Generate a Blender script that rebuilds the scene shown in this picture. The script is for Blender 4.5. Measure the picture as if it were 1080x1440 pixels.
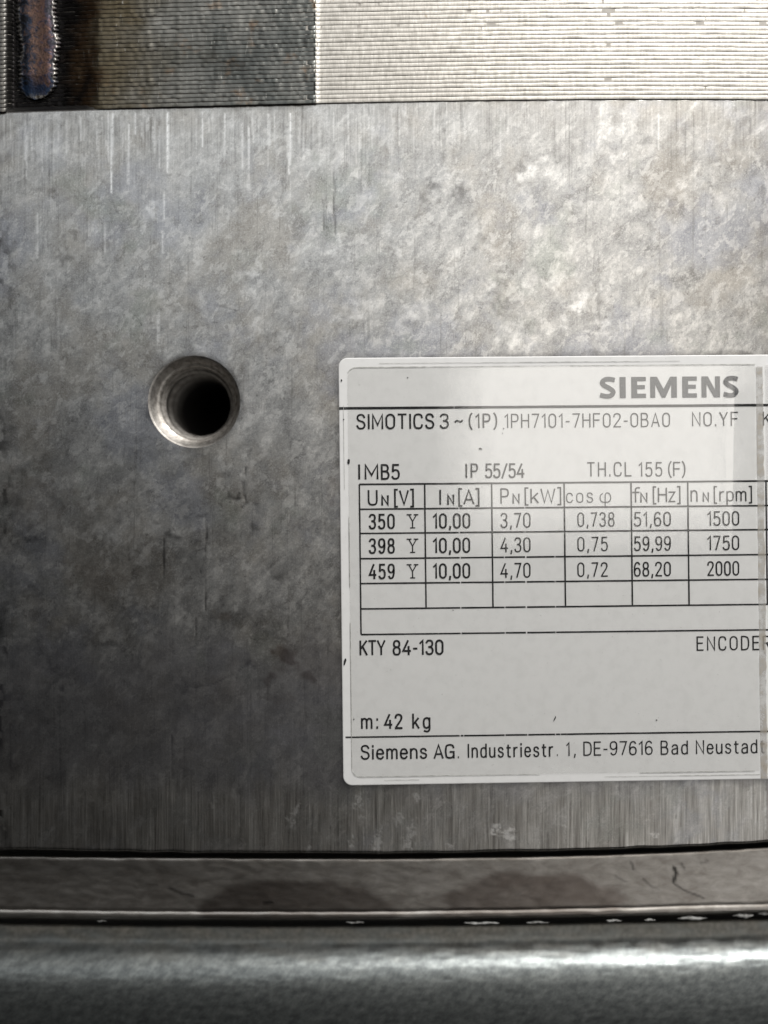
import bpy, bmesh, math, random
import numpy as np
from mathutils import Vector

# ---------------------------------------------------------------- camera, world, light, exposure
# Layout unit: 1 unit of the drawing = 0.1 mm.  X right, Z up, Y into the motor; the cast face lies in Y = 0.
U = 1e-4
D = 0.115                                   # camera distance to the cast face
sc = bpy.context.scene
for o in list(bpy.data.objects):
    bpy.data.objects.remove(o)
cam_d = bpy.data.cameras.new("camera")
cam = bpy.data.objects.new("camera", cam_d)
sc.collection.objects.link(cam)
cam.location = (0, -D, 0)
cam.rotation_euler = (math.radians(90), 0, 0)
cam_d.sensor_fit = 'VERTICAL'
cam_d.sensor_height = 36.0
cam_d.lens = 36.0 * D / 0.144
cam_d.clip_start = 0.005
cam_d.clip_end = 50
cam_d.dof.use_dof = True
cam_d.dof.focus_distance = D
cam_d.dof.aperture_fstop = 2.7
sc.camera = cam

w = bpy.data.worlds.new("World")
sc.world = w
w.use_nodes = True
w.node_tree.nodes["Background"].inputs[0].default_value = (0.75, 0.87, 1.0, 1)
w.node_tree.nodes["Background"].inputs[1].default_value = 0.001


def area(name, loc, target, sx, sy, power, col, spread=180):
    l = bpy.data.lights.new(name, 'AREA')
    l.shape = 'RECTANGLE'; l.size = sx; l.size_y = sy
    l.energy = power; l.color = col; l.spread = math.radians(spread)
    o = bpy.data.objects.new(name, l)
    sc.collection.objects.link(o)
    o.location = loc
    d = Vector(target) - Vector(loc)
    o.rotation_euler = d.to_track_quat('-Z', 'Y').to_euler()
    return o


# the workshop window: high on the right, behind the photographer
area("window_light", (0.245, -0.80, 0.195), (0.245, 0, 0.195), 0.31, 0.42, 1.03, (1.0, 0.955, 0.89))
# added fill, higher and further left: brightens the left of the metal
area("upper_light", (-0.17, -0.75, 0.42), (0, 0, 0.05), 0.55, 0.44, 0.95, (0.93, 0.97, 1.0))
# added fill low on the right: lifts the lower right metal
area("low_right_fill", (0.80, -0.80, -0.20), (0.3, 0, -0.1), 0.5, 0.5, 0.9, (0.97, 0.985, 1.0))
# added fill from below: brightens the flange and the lower metal
area("lower_fill", (0.62, -0.80, -0.52), (0.3, 0, -0.1), 0.95, 0.28, 0.9, (1.0, 0.97, 0.93))
# added fill high on the right: rakes across the face, brightens the label
area("raking_fill", (0.17, -0.15, 0.36), (0.0, 0, 0), 0.16, 0.12, 3.35, (1.0, 0.985, 0.96))

sc.render.engine = 'CYCLES'
sc.cycles.use_denoising = True
sc.cycles.max_bounces = 8
sc.cycles.transparent_max_bounces = 12
sc.view_settings.view_transform = 'Standard'
sc.view_settings.look = 'None'
sc.view_settings.exposure = 0
sc.view_settings.gamma = 1
sc.view_settings.use_curve_mapping = False

# ---------------------------------------------------------------- helpers
rng = np.random.default_rng(7)
random.seed(7)
C = sc.collection


def P(px, py, d=0.0):
    """a point of the motor: px, py measured on the face, d = mm behind the face"""
    k = (D + d * 1e-3) / D
    return ((px - 540) * U * k, d * 1e-3, (720 - py) * U * k)


def link(name, me, mat, parent=None):
    o = bpy.data.objects.new(name, me)
    C.objects.link(o)
    if mat is not None and len(me.materials) == 0:
        me.materials.append(mat)
    if parent is not None:
        o.parent = parent
    return o


def mesh(name, V, F, smooth=False):
    me = bpy.data.meshes.new(name)
    me.from_pydata([tuple(v) for v in V], [], F)
    me.update()
    if smooth:
        me.polygons.foreach_set("use_smooth", [True] * len(me.polygons))
    return me


def grid_mesh(name, A, smooth=True):
    """A: array rows x cols x 3"""
    r, c = A.shape[:2]
    i = np.arange(r * c).reshape(r, c)
    F = np.stack([i[:-1, :-1], i[1:, :-1], i[1:, 1:], i[:-1, 1:]], -1).reshape(-1, 4)
    return mesh(name, A.reshape(-1, 3).tolist(), F.tolist(), smooth)


def float_attr(me, name, arr):
    a = me.attributes.new(name, 'FLOAT', 'POINT')
    a.data.foreach_set("value", np.asarray(arr, dtype=np.float32).ravel())


def empty(name, loc=(0, 0, 0)):
    o = bpy.data.objects.new(name, None)
    C.objects.link(o)
    o.location = loc
    o.empty_display_size = 0.01
    return o


def curve(pts):
    xs = np.array([p[0] for p in pts], float); ys = np.array([p[1] for p in pts], float)
    c = np.polyfit(xs, ys, min(3, len(pts) - 1))
    lo, hi = xs[0], xs[-1]
    def f(x):
        x = np.asarray(x, float)
        xc = np.clip(x, lo - 60, hi + 60)
        return np.polyval(c, xc)
    return f


def vnoise(x, y, seed=0):
    """cheap smooth value noise on arrays, range 0..1"""
    r = np.random.default_rng(seed)
    T = r.random((64, 64))
    xi = np.floor(x).astype(int); yi = np.floor(y).astype(int)
    fx = x - xi; fy = y - yi
    fx = fx * fx * (3 - 2 * fx); fy = fy * fy * (3 - 2 * fy)
    a = T[xi % 64, yi % 64]; b = T[(xi + 1) % 64, yi % 64]
    c = T[xi % 64, (yi + 1) % 64]; d = T[(xi + 1) % 64, (yi + 1) % 64]
    return (a * (1 - fx) + b * fx) * (1 - fy) + (c * (1 - fx) + d * fx) * fy


# ---------------------------------------------------------------- node material kit
class NT:
    def __init__(self, name):
        self.m = bpy.data.materials.new(name)
        self.m.use_nodes = True
        self.t = self.m.node_tree
        self.n = self.t.nodes; self.l = self.t.links
        self.b = self.n["Principled BSDF"]
        self.out = self.n["Material Output"]
        tc = self.n.new("ShaderNodeTexCoord")
        self.co = tc.outputs["Object"]

    def new(self, t, **kw):
        n = self.n.new(t)
        for k, v in kw.items():
            setattr(n, k, v)
        return n

    def set(self, sock, v):
        if isinstance(v, bpy.types.NodeSocket):
            self.l.new(v, sock)
        elif isinstance(v, (tuple, list)) and len(v) == 3 and sock.type == 'RGBA':
            sock.default_value = (*v, 1)
        else:
            sock.default_value = v

    def mapping(self, scale=(1, 1, 1), rot=(0, 0, 0), loc=(0, 0, 0)):
        m = self.new("ShaderNodeMapping")
        self.l.new(self.co, m.inputs[0])
        m.inputs["Location"].default_value = loc
        m.inputs["Rotation"].default_value = rot
        m.inputs["Scale"].default_value = scale
        return m.outputs[0]

    def noise(self, scale, detail=4, rough=0.55, vec=None, dist=0.0, seed=0.0, aniso=None, rot=(0, 0, 0)):
        """scale = features per 10 mm"""
        k = 100.0
        a = aniso or (1, 1, 1)
        vec = self.mapping((k * a[0], k * a[1], k * a[2]), (0, 0, 0), (seed, seed * 1.7, seed * 0.6))
        if any(rot):
            m0 = self.mapping((1, 1, 1), rot)
            vec.node.id_data.links.new(m0, vec.node.inputs[0])
        n = self.new("ShaderNodeTexNoise")
        self.l.new(vec, n.inputs["Vector"])
        n.inputs["Scale"].default_value = scale
        n.inputs["Detail"].default_value = detail
        n.inputs["Roughness"].default_value = rough
        n.inputs["Distortion"].default_value = dist
        return n.outputs["Fac"]

    def ramp(self, fac, stops, interp='LINEAR'):
        r = self.new("ShaderNodeValToRGB")
        r.color_ramp.interpolation = interp
        e = r.color_ramp.elements
        while len(e) < len(stops):
            e.new(0.5)
        for el, (p, c) in zip(e, stops):
            el.position = p
            el.color = (c, c, c, 1) if isinstance(c, (int, float)) else (*c, 1)
        self.set(r.inputs[0], fac)
        return r.outputs[0]

    def math(self, op, a, b=0.0, c=None, clamp=False):
        m = self.new("ShaderNodeMath", operation=op, use_clamp=clamp)
        self.set(m.inputs[0], a); self.set(m.inputs[1], b)
        if c is not None:
            self.set(m.inputs[2], c)
        return m.outputs[0]

    def mix(self, fac, a, b, mode='MIX'):
        m = self.new("ShaderNodeMix", data_type='RGBA', blend_type=mode)
        self.set(m.inputs[0], fac); self.set(m.inputs[6], a); self.set(m.inputs[7], b)
        return m.outputs[2]

    def fmix(self, fac, a, b):
        m = self.new("ShaderNodeMix", data_type='FLOAT')
        self.set(m.inputs[0], fac); self.set(m.inputs[2], a); self.set(m.inputs[3], b)
        return m.outputs[0]

    def attr(self, name):
        a = self.new("ShaderNodeAttribute", attribute_name=name)
        return a.outputs["Fac"]

    def xyz(self):
        s = self.new("ShaderNodeSeparateXYZ")
        self.l.new(self.co, s.inputs[0])
        return s.outputs

    def range(self, v, a, b, c=0.0, d=1.0):
        m = self.new("ShaderNodeMapRange", interpolation_type='SMOOTHSTEP')
        self.set(m.inputs[0], v)
        for i, q in enumerate((a, b, c, d)):
            m.inputs[i + 1].default_value = q
        return m.outputs[0]

    def bump(self, h, dist, strength=1.0, normal=None):
        b = self.new("ShaderNodeBump")
        b.inputs["Strength"].default_value = strength
        b.inputs["Distance"].default_value = dist
        self.set(b.inputs["Height"], h)
        if normal is not None:
            self.l.new(normal, b.inputs["Normal"])
        return b.outputs[0]

    def principled(self, color=None, rough=None, metal=None, normal=None, spec=None):
        if color is not None: self.set(self.b.inputs["Base Color"], color)
        if rough is not None: self.set(self.b.inputs["Roughness"], rough)
        if metal is not None: self.set(self.b.inputs["Metallic"], metal)
        if spec is not None: self.set(self.b.inputs["Specular IOR Level"], spec)
        if normal is not None: self.l.new(normal, self.b.inputs["Normal"])
        return self.m


def mat_cast():
    k = NT("cast_aluminium")
    rot = (0, math.radians(52), 0)
    smear = k.noise(2.5, 8, 0.69, aniso=(1.0, 1, 1.7), rot=rot, dist=0.35, seed=3)
    blot = k.noise(0.9, 5, 0.6, seed=11, dist=0.5)
    spot = k.noise(12.0, 6, 0.74, aniso=(1.0, 1, 1.4), rot=rot, seed=5, dist=0.3)
    grain = k.noise(40, 3, 0.75, seed=9)
    grain2 = k.noise(18, 5, 0.75, seed=21)
    streak = k.noise(30, 3, 0.7, aniso=(1, 1, 0.03), seed=2)
    streak2 = k.noise(11, 3, 0.6, aniso=(1, 1, 0.05), seed=8)
    mach = k.attr("machined"); dark = k.attr("dark"); bright = k.attr("bright"); rust = k.attr("rust")
    f = k.math('ADD', k.math('MULTIPLY', smear, 0.54), k.math('MULTIPLY', blot, 0.18))
    f = k.math('ADD', f, k.math('MULTIPLY', spot, 0.28))
    col = k.ramp(f, [(0.38, (0.25, 0.247, 0.242)), (0.45, (0.35, 0.345, 0.338)), (0.50, (0.425, 0.42, 0.41)),
                     (0.55, (0.51, 0.50, 0.483)), (0.63, (0.72, 0.705, 0.68))])
    # brown film of old oil, bluish and greenish oxide
    col = k.mix(k.math('MULTIPLY', k.range(k.noise(0.7, 6, 0.62, seed=31), 0.46, 0.62), 0.42), col, (0.335, 0.295, 0.24))
    col = k.mix(k.math('MULTIPLY', k.range(k.noise(0.6, 6, 0.62, seed=37), 0.50, 0.62), 0.42), col, (0.315, 0.33, 0.39))
    col = k.mix(k.math('MULTIPLY', k.range(k.noise(0.8, 6, 0.62, seed=77), 0.54, 0.66), 0.40), col, (0.29, 0.315, 0.27))
    # pale oxidised patches and dark stains with crisp, ragged borders
    pale = k.range(k.noise(3.6, 7, 0.70, aniso=(1.0, 1, 1.5), rot=rot, seed=83, dist=0.3), 0.535, 0.585)
    col = k.mix(k.math('MULTIPLY', pale, 0.34), col, (0.80, 0.785, 0.755))
    stain = k.range(k.noise(3.0, 7, 0.70, aniso=(1.0, 1, 1.3), rot=rot, seed=89, dist=0.4), 0.575, 0.625)
    col = k.mix(k.math('MULTIPLY', stain, 0.36), col, (0.17, 0.16, 0.15))
    # dark pits
    pits = k.range(k.noise(13, 5, 0.7, seed=41, dist=0.4), 0.615, 0.665)
    col = k.mix(k.math('MULTIPLY', pits, 0.42), col, (0.10, 0.096, 0.092))
    col = k.mix(k.math('MULTIPLY', k.range(grain, 0.48, 0.70), 0.36), col, (0.84, 0.825, 0.80))
    col = k.mix(k.math('MULTIPLY', k.range(grain2, 0.47, 0.30), 0.36), col, (0.15, 0.15, 0.15))
    # faint vertical finishing lines everywhere, strong along the milled edges
    st = k.math('ADD', k.math('MULTIPLY', streak, 0.6), k.math('MULTIPLY', streak2, 0.4))
    mcol = k.ramp(st, [(0.36, (0.25, 0.235, 0.215)), (0.5, (0.45, 0.43, 0.40)), (0.64, (0.74, 0.72, 0.68))])
    col = k.mix(k.math('MULTIPLY', mach, k.range(smear, 0.62, 0.42, 0.30, 0.9)), col, mcol)
    col = k.mix(k.math('MULTIPLY', k.range(st, 0.46, 0.34), 0.35), col, (0.17, 0.165, 0.155))
    col = k.mix(rust, col, (0.15, 0.115, 0.09))
    col = k.mix(dark, col, (0.04, 0.038, 0.038))
    col = k.mix(k.math('MULTIPLY', bright, k.range(spot, 0.36, 0.54, 0.30, 1.0)), col, (0.92, 0.905, 0.88))
    rough = k.ramp(k.noise(2.2, 7, 0.70, seed=53, dist=0.3), [(0.36, 0.325), (0.50, 0.365), (0.66, 0.41)])
    zone = k.attr("planed")                      # lower part of the pad was planed finer
    rough = k.fmix(k.math('MULTIPLY', zone, 0.5), rough, 0.325)
    col = k.mix(k.math('MULTIPLY', zone, 0.25), col, (0.36, 0.355, 0.42))
    rough = k.fmix(k.math('MULTIPLY', mach, 0.6), rough, 0.36)
    h = k.math('ADD', k.math('MULTIPLY', grain, 0.35), k.math('MULTIPLY', grain2, 0.8))
    h = k.math('ADD', h, k.math('MULTIPLY', spot, 1.0))
    h = k.math('SUBTRACT', h, k.math('MULTIPLY', pits, 0.12))
    hs = k.math('ADD', k.math('MULTIPLY', streak, 0.8), k.math('MULTIPLY', streak2, 1.2))
    h = k.math('ADD', h, k.math('MULTIPLY', hs, k.math('ADD', k.math('MULTIPLY', mach, 0.8), 0.16)))
    n = k.bump(h, 3.0e-5, 0.5)
    return k.principled(col, rough, 1.0, n)


def mat_bore():
    k = NT("machined_bore")
    g = k.noise(14, 4, 0.6, seed=4)
    col = k.ramp(g, [(0.35, (0.24, 0.22, 0.20)), (0.6, (0.45, 0.425, 0.39))])
    y = k.xyz()[1]
    ring = k.noise(20, 2, 0.5, aniso=(0.05, 4, 0.05), seed=6)
    n = k.bump(k.math('ADD', ring, k.math('MULTIPLY', g, 0.4)), 3e-5, 0.5)
    # bore darkens with depth: shade of the hole painted into the colour
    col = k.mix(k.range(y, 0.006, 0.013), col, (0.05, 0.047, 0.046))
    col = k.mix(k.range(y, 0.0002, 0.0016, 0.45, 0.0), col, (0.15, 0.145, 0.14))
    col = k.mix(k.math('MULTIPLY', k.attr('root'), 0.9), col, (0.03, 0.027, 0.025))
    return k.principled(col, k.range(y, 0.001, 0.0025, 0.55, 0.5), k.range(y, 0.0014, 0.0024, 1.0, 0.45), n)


def mat_lamination():
    k = NT("stacked_sheet_steel")
    k.co = k.new("ShaderNodeNewGeometry").outputs["Position"]
    x, y, z = k.xyz()
    pxx = k.math('MULTIPLY_ADD', x, 1e4, 540.0)
    patch = k.noise(1.3, 4, 0.55, seed=13, dist=0.4)
    fine = k.noise(22, 4, 0.7, aniso=(1, 1, 0.25), seed=3)
    vert = k.noise(9, 3, 0.6, aniso=(1, 1, 0.06), seed=17)
    clean = k.ramp(fine, [(0.34, (0.38, 0.36, 0.325)), (0.5, (0.49, 0.465, 0.425)), (0.68, (0.61, 0.585, 0.54))])
    rustspot = k.range(k.noise(4.5, 4, 0.6, seed=23), 0.66, 0.76)
    clean = k.mix(k.math('MULTIPLY', rustspot, 0.7), clean, (0.22, 0.15, 0.075))
    # heat-tinted and oily side next to the weld
    tint = k.ramp(k.math('ADD', k.math('MULTIPLY', patch, 0.78), k.math('MULTIPLY', vert, 0.22)),
                  [(0.34, (0.06, 0.062, 0.06)), (0.47, (0.115, 0.12, 0.114)), (0.56, (0.165, 0.165, 0.154)), (0.68, (0.26, 0.255, 0.235))])
    olive = k.range(k.math('ADD', pxx, k.math('MULTIPLY', patch, 260.0)), 450, 260)
    tint = k.mix(k.math('MULTIPLY', olive, 0.75), tint, (0.14, 0.108, 0.06))
    orange = k.range(k.noise(3.0, 4, 0.6, seed=29), 0.60, 0.74)
    tint = k.mix(k.math('MULTIPLY', orange, 0.45), tint, (0.27, 0.15, 0.07))
    burn = k.range(k.math('ADD', pxx, k.math('MULTIPLY', patch, 150.0)), 225, 150)
    tint = k.mix(k.range(burn, 0.0, 0.6), tint, (0.07, 0.04, 0.02))
    tint = k.mix(k.range(burn, 0.4, 1.0), tint, (0.009, 0.008, 0.008))
    leftclean = k.range(pxx, 12, 5)
    tint = k.mix(leftclean, tint, (0.13, 0.125, 0.115))
    glint = k.range(fine, 0.60, 0.74)
    tint = k.mix(k.math('MULTIPLY', glint, k.math('SUBTRACT', 0.55, k.math('MULTIPLY', burn, 0.5))), tint, (0.60, 0.58, 0.53))
    side = k.range(pxx, 443.5, 445.5)
    col = k.mix(side, tint, clean)
    n = k.bump(fine, 2e-5, 0.5)
    return k.principled(col, k.fmix(side, 0.46, 0.58), k.fmix(side, 0.9, 0.6), n)


def mat_simple(name, col, rough, metal=0.0, noise=None, amt=0.3, bump=0.0, scale=8):
    k = NT(name)
    n = k.noise(scale, 5, 0.62, seed=2.3)
    c2 = noise or tuple(v * 0.5 for v in col)
    c = k.mix(k.math('MULTIPLY', k.range(n, 0.35, 0.68), amt), col, c2)
    nn = k.bump(n, 5e-5, bump) if bump else None
    return k.principled(c, rough, metal, nn)


def mat_weld():
    k = NT("heat_tinted_weld")
    e = k.attr("crust"); u = k.attr("across"); v = k.attr("along")
    n = k.noise(9, 5, 0.65, seed=5, dist=0.6)
    n2 = k.noise(28, 3, 0.6, seed=8)
    c = k.ramp(k.math('ADD', u, k.math('MULTIPLY', k.math('SUBTRACT', n, 0.5), 1.7)),
               [(0.10, (0.012, 0.012, 0.016)), (0.24, (0.028, 0.038, 0.062)), (0.36, (0.085, 0.058, 0.055)), (0.52, (0.15, 0.09, 0.068)),
                (0.68, (0.12, 0.07, 0.06)), (0.82, (0.065, 0.055, 0.075)), (0.95, (0.03, 0.03, 0.036))])
    blue = k.range(k.math('ADD', v, k.math('MULTIPLY', k.math('SUBTRACT', n, 0.5), 0.5)), 0.80, 0.92)
    c = k.mix(k.math('MULTIPLY', blue, 0.85), c, (0.02, 0.045, 0.10))
    c = k.mix(k.math('MULTIPLY', k.range(n2, 0.46, 0.70), 0.6), c, (0.012, 0.011, 0.012))
    c = k.mix(e, c, k.mix(k.range(n2, 0.4, 0.65), (0.10, 0.085, 0.065), (0.55, 0.53, 0.50)))
    nn = k.bump(k.math('ADD', n, k.math('MULTIPLY', n2, 0.5)), 1.2e-4, 0.8)
    return k.principled(c, 0.5, 0.8, nn)


def mat_paper():
    k = NT("silver_white_label_stock")
    n = k.noise(6, 5, 0.6, seed=6)
    f = k.noise(45, 3, 0.7, seed=12)
    c = k.mix(k.math('MULTIPLY', k.range(n, 0.40, 0.70), 0.5), (0.695, 0.69, 0.68), (0.625, 0.62, 0.61))
    speck = k.range(k.noise(30, 3, 0.6, seed=33), 0.69, 0.75)
    c = k.mix(k.math('MULTIPLY', speck, 0.35), c, (0.18, 0.17, 0.16))
    return k.principled(c, 0.5, 0.0, k.bump(f, 6e-6, 0.5), 0.25)


def mat_print():
    k = NT("black_print")
    n = k.noise(40, 4, 0.65, seed=4)
    c = k.ramp(n, [(0.40, (0.012, 0.012, 0.013)), (0.62, (0.035, 0.035, 0.036)), (0.74, (0.22, 0.22, 0.215))])
    return k.principled(c, 0.7, 0.0, None, 0.2)


def mat_film():
    k = NT("clear_protective_film")
    tr = k.new("ShaderNodeBsdfTransparent")
    tr.inputs[0].default_value = (1, 1, 0.995, 1)
    gl = k.new("ShaderNodeBsdfGlossy")
    gl.inputs["Color"].default_value = (1, 1, 1, 1)
    scuff = k.noise(7, 5, 0.65, seed=14, aniso=(1, 1, 0.4))
    gl.inputs["Roughness"].default_value = 0.12
    k.set(gl.inputs["Roughness"], k.fmix(k.range(scuff, 0.4, 0.7), 0.03, 0.09))
    lw = k.new("ShaderNodeLayerWeight")
    sch = k.math('MULTIPLY_ADD', k.math('POWER', lw.outputs["Facing"], 5.0), 0.88, 0.095, clamp=True)
    n = k.bump(k.noise(3.0, 3, 0.5, seed=19), 2.0e-5, 0.5)
    k.l.new(n, gl.inputs["Normal"])
    fac = sch
    mx = k.new("ShaderNodeMixShader")
    k.l.new(fac, mx.inputs[0]); k.l.new(tr.outputs[0], mx.inputs[1]); k.l.new(gl.outputs[0], mx.inputs[2])
    k.l.new(mx.outputs[0], k.out.inputs["Surface"])
    return k.m


def mat_glue():
    k = NT("dirty_adhesive_residue")
    n = k.noise(7, 5, 0.65, seed=6)
    c = k.mix(k.range(n, 0.42, 0.66), (0.40, 0.39, 0.37), (0.36, 0.32, 0.26))
    spots = k.range(k.noise(16, 3, 0.6, seed=16), 0.62, 0.72)
    c = k.mix(k.math('MULTIPLY', spots, 0.7), c, (0.11, 0.075, 0.045))
    k.set(k.b.inputs["Alpha"], k.range(n, 0.34, 0.62, 0.30, 0.62))
    return k.principled(c, 0.5, 0.0, k.bump(n, 2e-5, 0.4), 0.3)


def mat_flange():
    k = NT("oily_machined_flange")
    x, y, z = k.xyz()
    n = k.noise(5, 6, 0.62, seed=3, aniso=(0.7, 1, 1.4), dist=0.4)
    f = k.noise(30, 4, 0.65, seed=7, aniso=(0.25, 1, 1.2))
    c = k.ramp(n, [(0.36, (0.36, 0.33, 0.30)), (0.52, (0.47, 0.44, 0.405)), (0.68, (0.58, 0.55, 0.515))])
    c = k.mix(k.math('MULTIPLY', k.range(f, 0.40, 0.7), 0.35), c, (0.42, 0.40, 0.375))
    c = k.mix(k.math('MULTIPLY', k.attr("oil"), 0.8), c, (0.17, 0.138, 0.12))
    c = k.mix(k.attr("dark"), c, (0.018, 0.016, 0.015))
    c = k.mix(k.attr("bright"), c, (0.62, 0.60, 0.57))
    nn = k.bump(k.math('ADD', n, k.math('MULTIPLY', f, 0.4)), 5e-5, 0.5)
    return k.principled(c, k.fmix(k.attr("oil"), 0.42, 0.36), 1.0, nn)


def mat_cover():
    k = NT("grey_green_painted_cover")
    n = k.noise(7, 6, 0.65, seed=3, rot=(0, 0.6, 0), aniso=(1, 1, 1.5))
    f = k.noise(26, 4, 0.7, seed=7)
    c = k.ramp(n, [(0.36, (0.14, 0.15, 0.15)), (0.52, (0.20, 0.215, 0.212)), (0.68, (0.27, 0.285, 0.278))])
    c = k.mix(k.attr("dust"), c, k.mix(k.range(f, 0.4, 0.65), (0.16, 0.145, 0.115), (0.36, 0.335, 0.285)))
    nn = k.bump(k.math('ADD', k.math('MULTIPLY', n, 1.0), k.math('MULTIPLY', f, 0.5)), 6e-5, 0.18)
    return k.principled(c, 0.48, k.math('SUBTRACT', 0.93, k.math('MULTIPLY', k.attr('dust'), 0.9)), nn, 0.6)


M = dict(cast=mat_cast(), bore=mat_bore(), lam=mat_lamination(), weld=mat_weld(), paper=mat_paper(), ink=mat_print(),
         film=mat_film(), glue=mat_glue(), flange=mat_flange(), cover=mat_cover(),
         logo=mat_simple("dark_grey_logo_print", (0.055, 0.058, 0.062), 0.6, 0, (0.085, 0.085, 0.09), 0.5, scale=20),
         edge=mat_simple("grey_film_edge_line", (0.30, 0.30, 0.28), 0.6, 0, (0.60, 0.60, 0.57), 0.9, scale=9),
         varnish=mat_simple("brown_core_varnish", (0.36, 0.335, 0.30), 0.6, 0.0, (0.22, 0.20, 0.175), 0.6),
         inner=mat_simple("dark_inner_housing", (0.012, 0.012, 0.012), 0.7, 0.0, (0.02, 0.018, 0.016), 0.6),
         seal=mat_simple("old_white_sealant", (0.42, 0.42, 0.405), 0.6, 0, (0.16, 0.155, 0.145), 0.9, 0.3, scale=16))

# ---------------------------------------------------------------- the motor
motor = empty("electric_motor", (0, 0, 0))
motor["label"] = "grey metal electric motor seen close up with its white rating plate"
motor["category"] = "motor"

top_y = curve([(0, 158), (220, 151), (445, 146), (700, 141), (900, 139.5), (1080, 140.5)])
lip_y = curve([(0, 1194), (270, 1198.5), (540, 1199.5), (800, 1195), (990, 1189), (1080, 1184)])

HC = (273.0, 565.0); HR = 65.0               # threaded hole: centre and countersink radius


def seg_mask(X, Y, pts, wd, soft=1.2):
    """soft stroke mask along a polyline"""
    out = np.zeros_like(X)
    for (x0, y0), (x1, y1) in zip(pts[:-1], pts[1:]):
        dx, dy = x1 - x0, y1 - y0
        L2 = dx * dx + dy * dy + 1e-9
        t = np.clip(((X - x0) * dx + (Y - y0) * dy) / L2, 0, 1)
        d = np.hypot(X - x0 - t * dx, Y - y0 - t * dy)
        out = np.maximum(out, np.clip((wd / 2 + soft - d) / soft / 1.0, 0, 1))
    return out


def blob(X, Y, cx, cy, rx, ry, rot=0, seed=0, rag=0.6, sc_=0.12, soft=0.6):
    c, s = math.cos(rot), math.sin(rot)
    u = ((X - cx) * c + (Y - cy) * s) / rx
    v = (-(X - cx) * s + (Y - cy) * c) / ry
    r = np.hypot(u, v) + rag * (vnoise(X * sc_ + 31, Y * sc_ + 17, seed) - 0.5) * 2 + rag * 0.5 * (vnoise(X * sc_ * 2.7, Y * sc_ * 2.7, seed + 1) - 0.5)
    return np.clip((1.0 - r) / soft, 0, 1)


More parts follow.
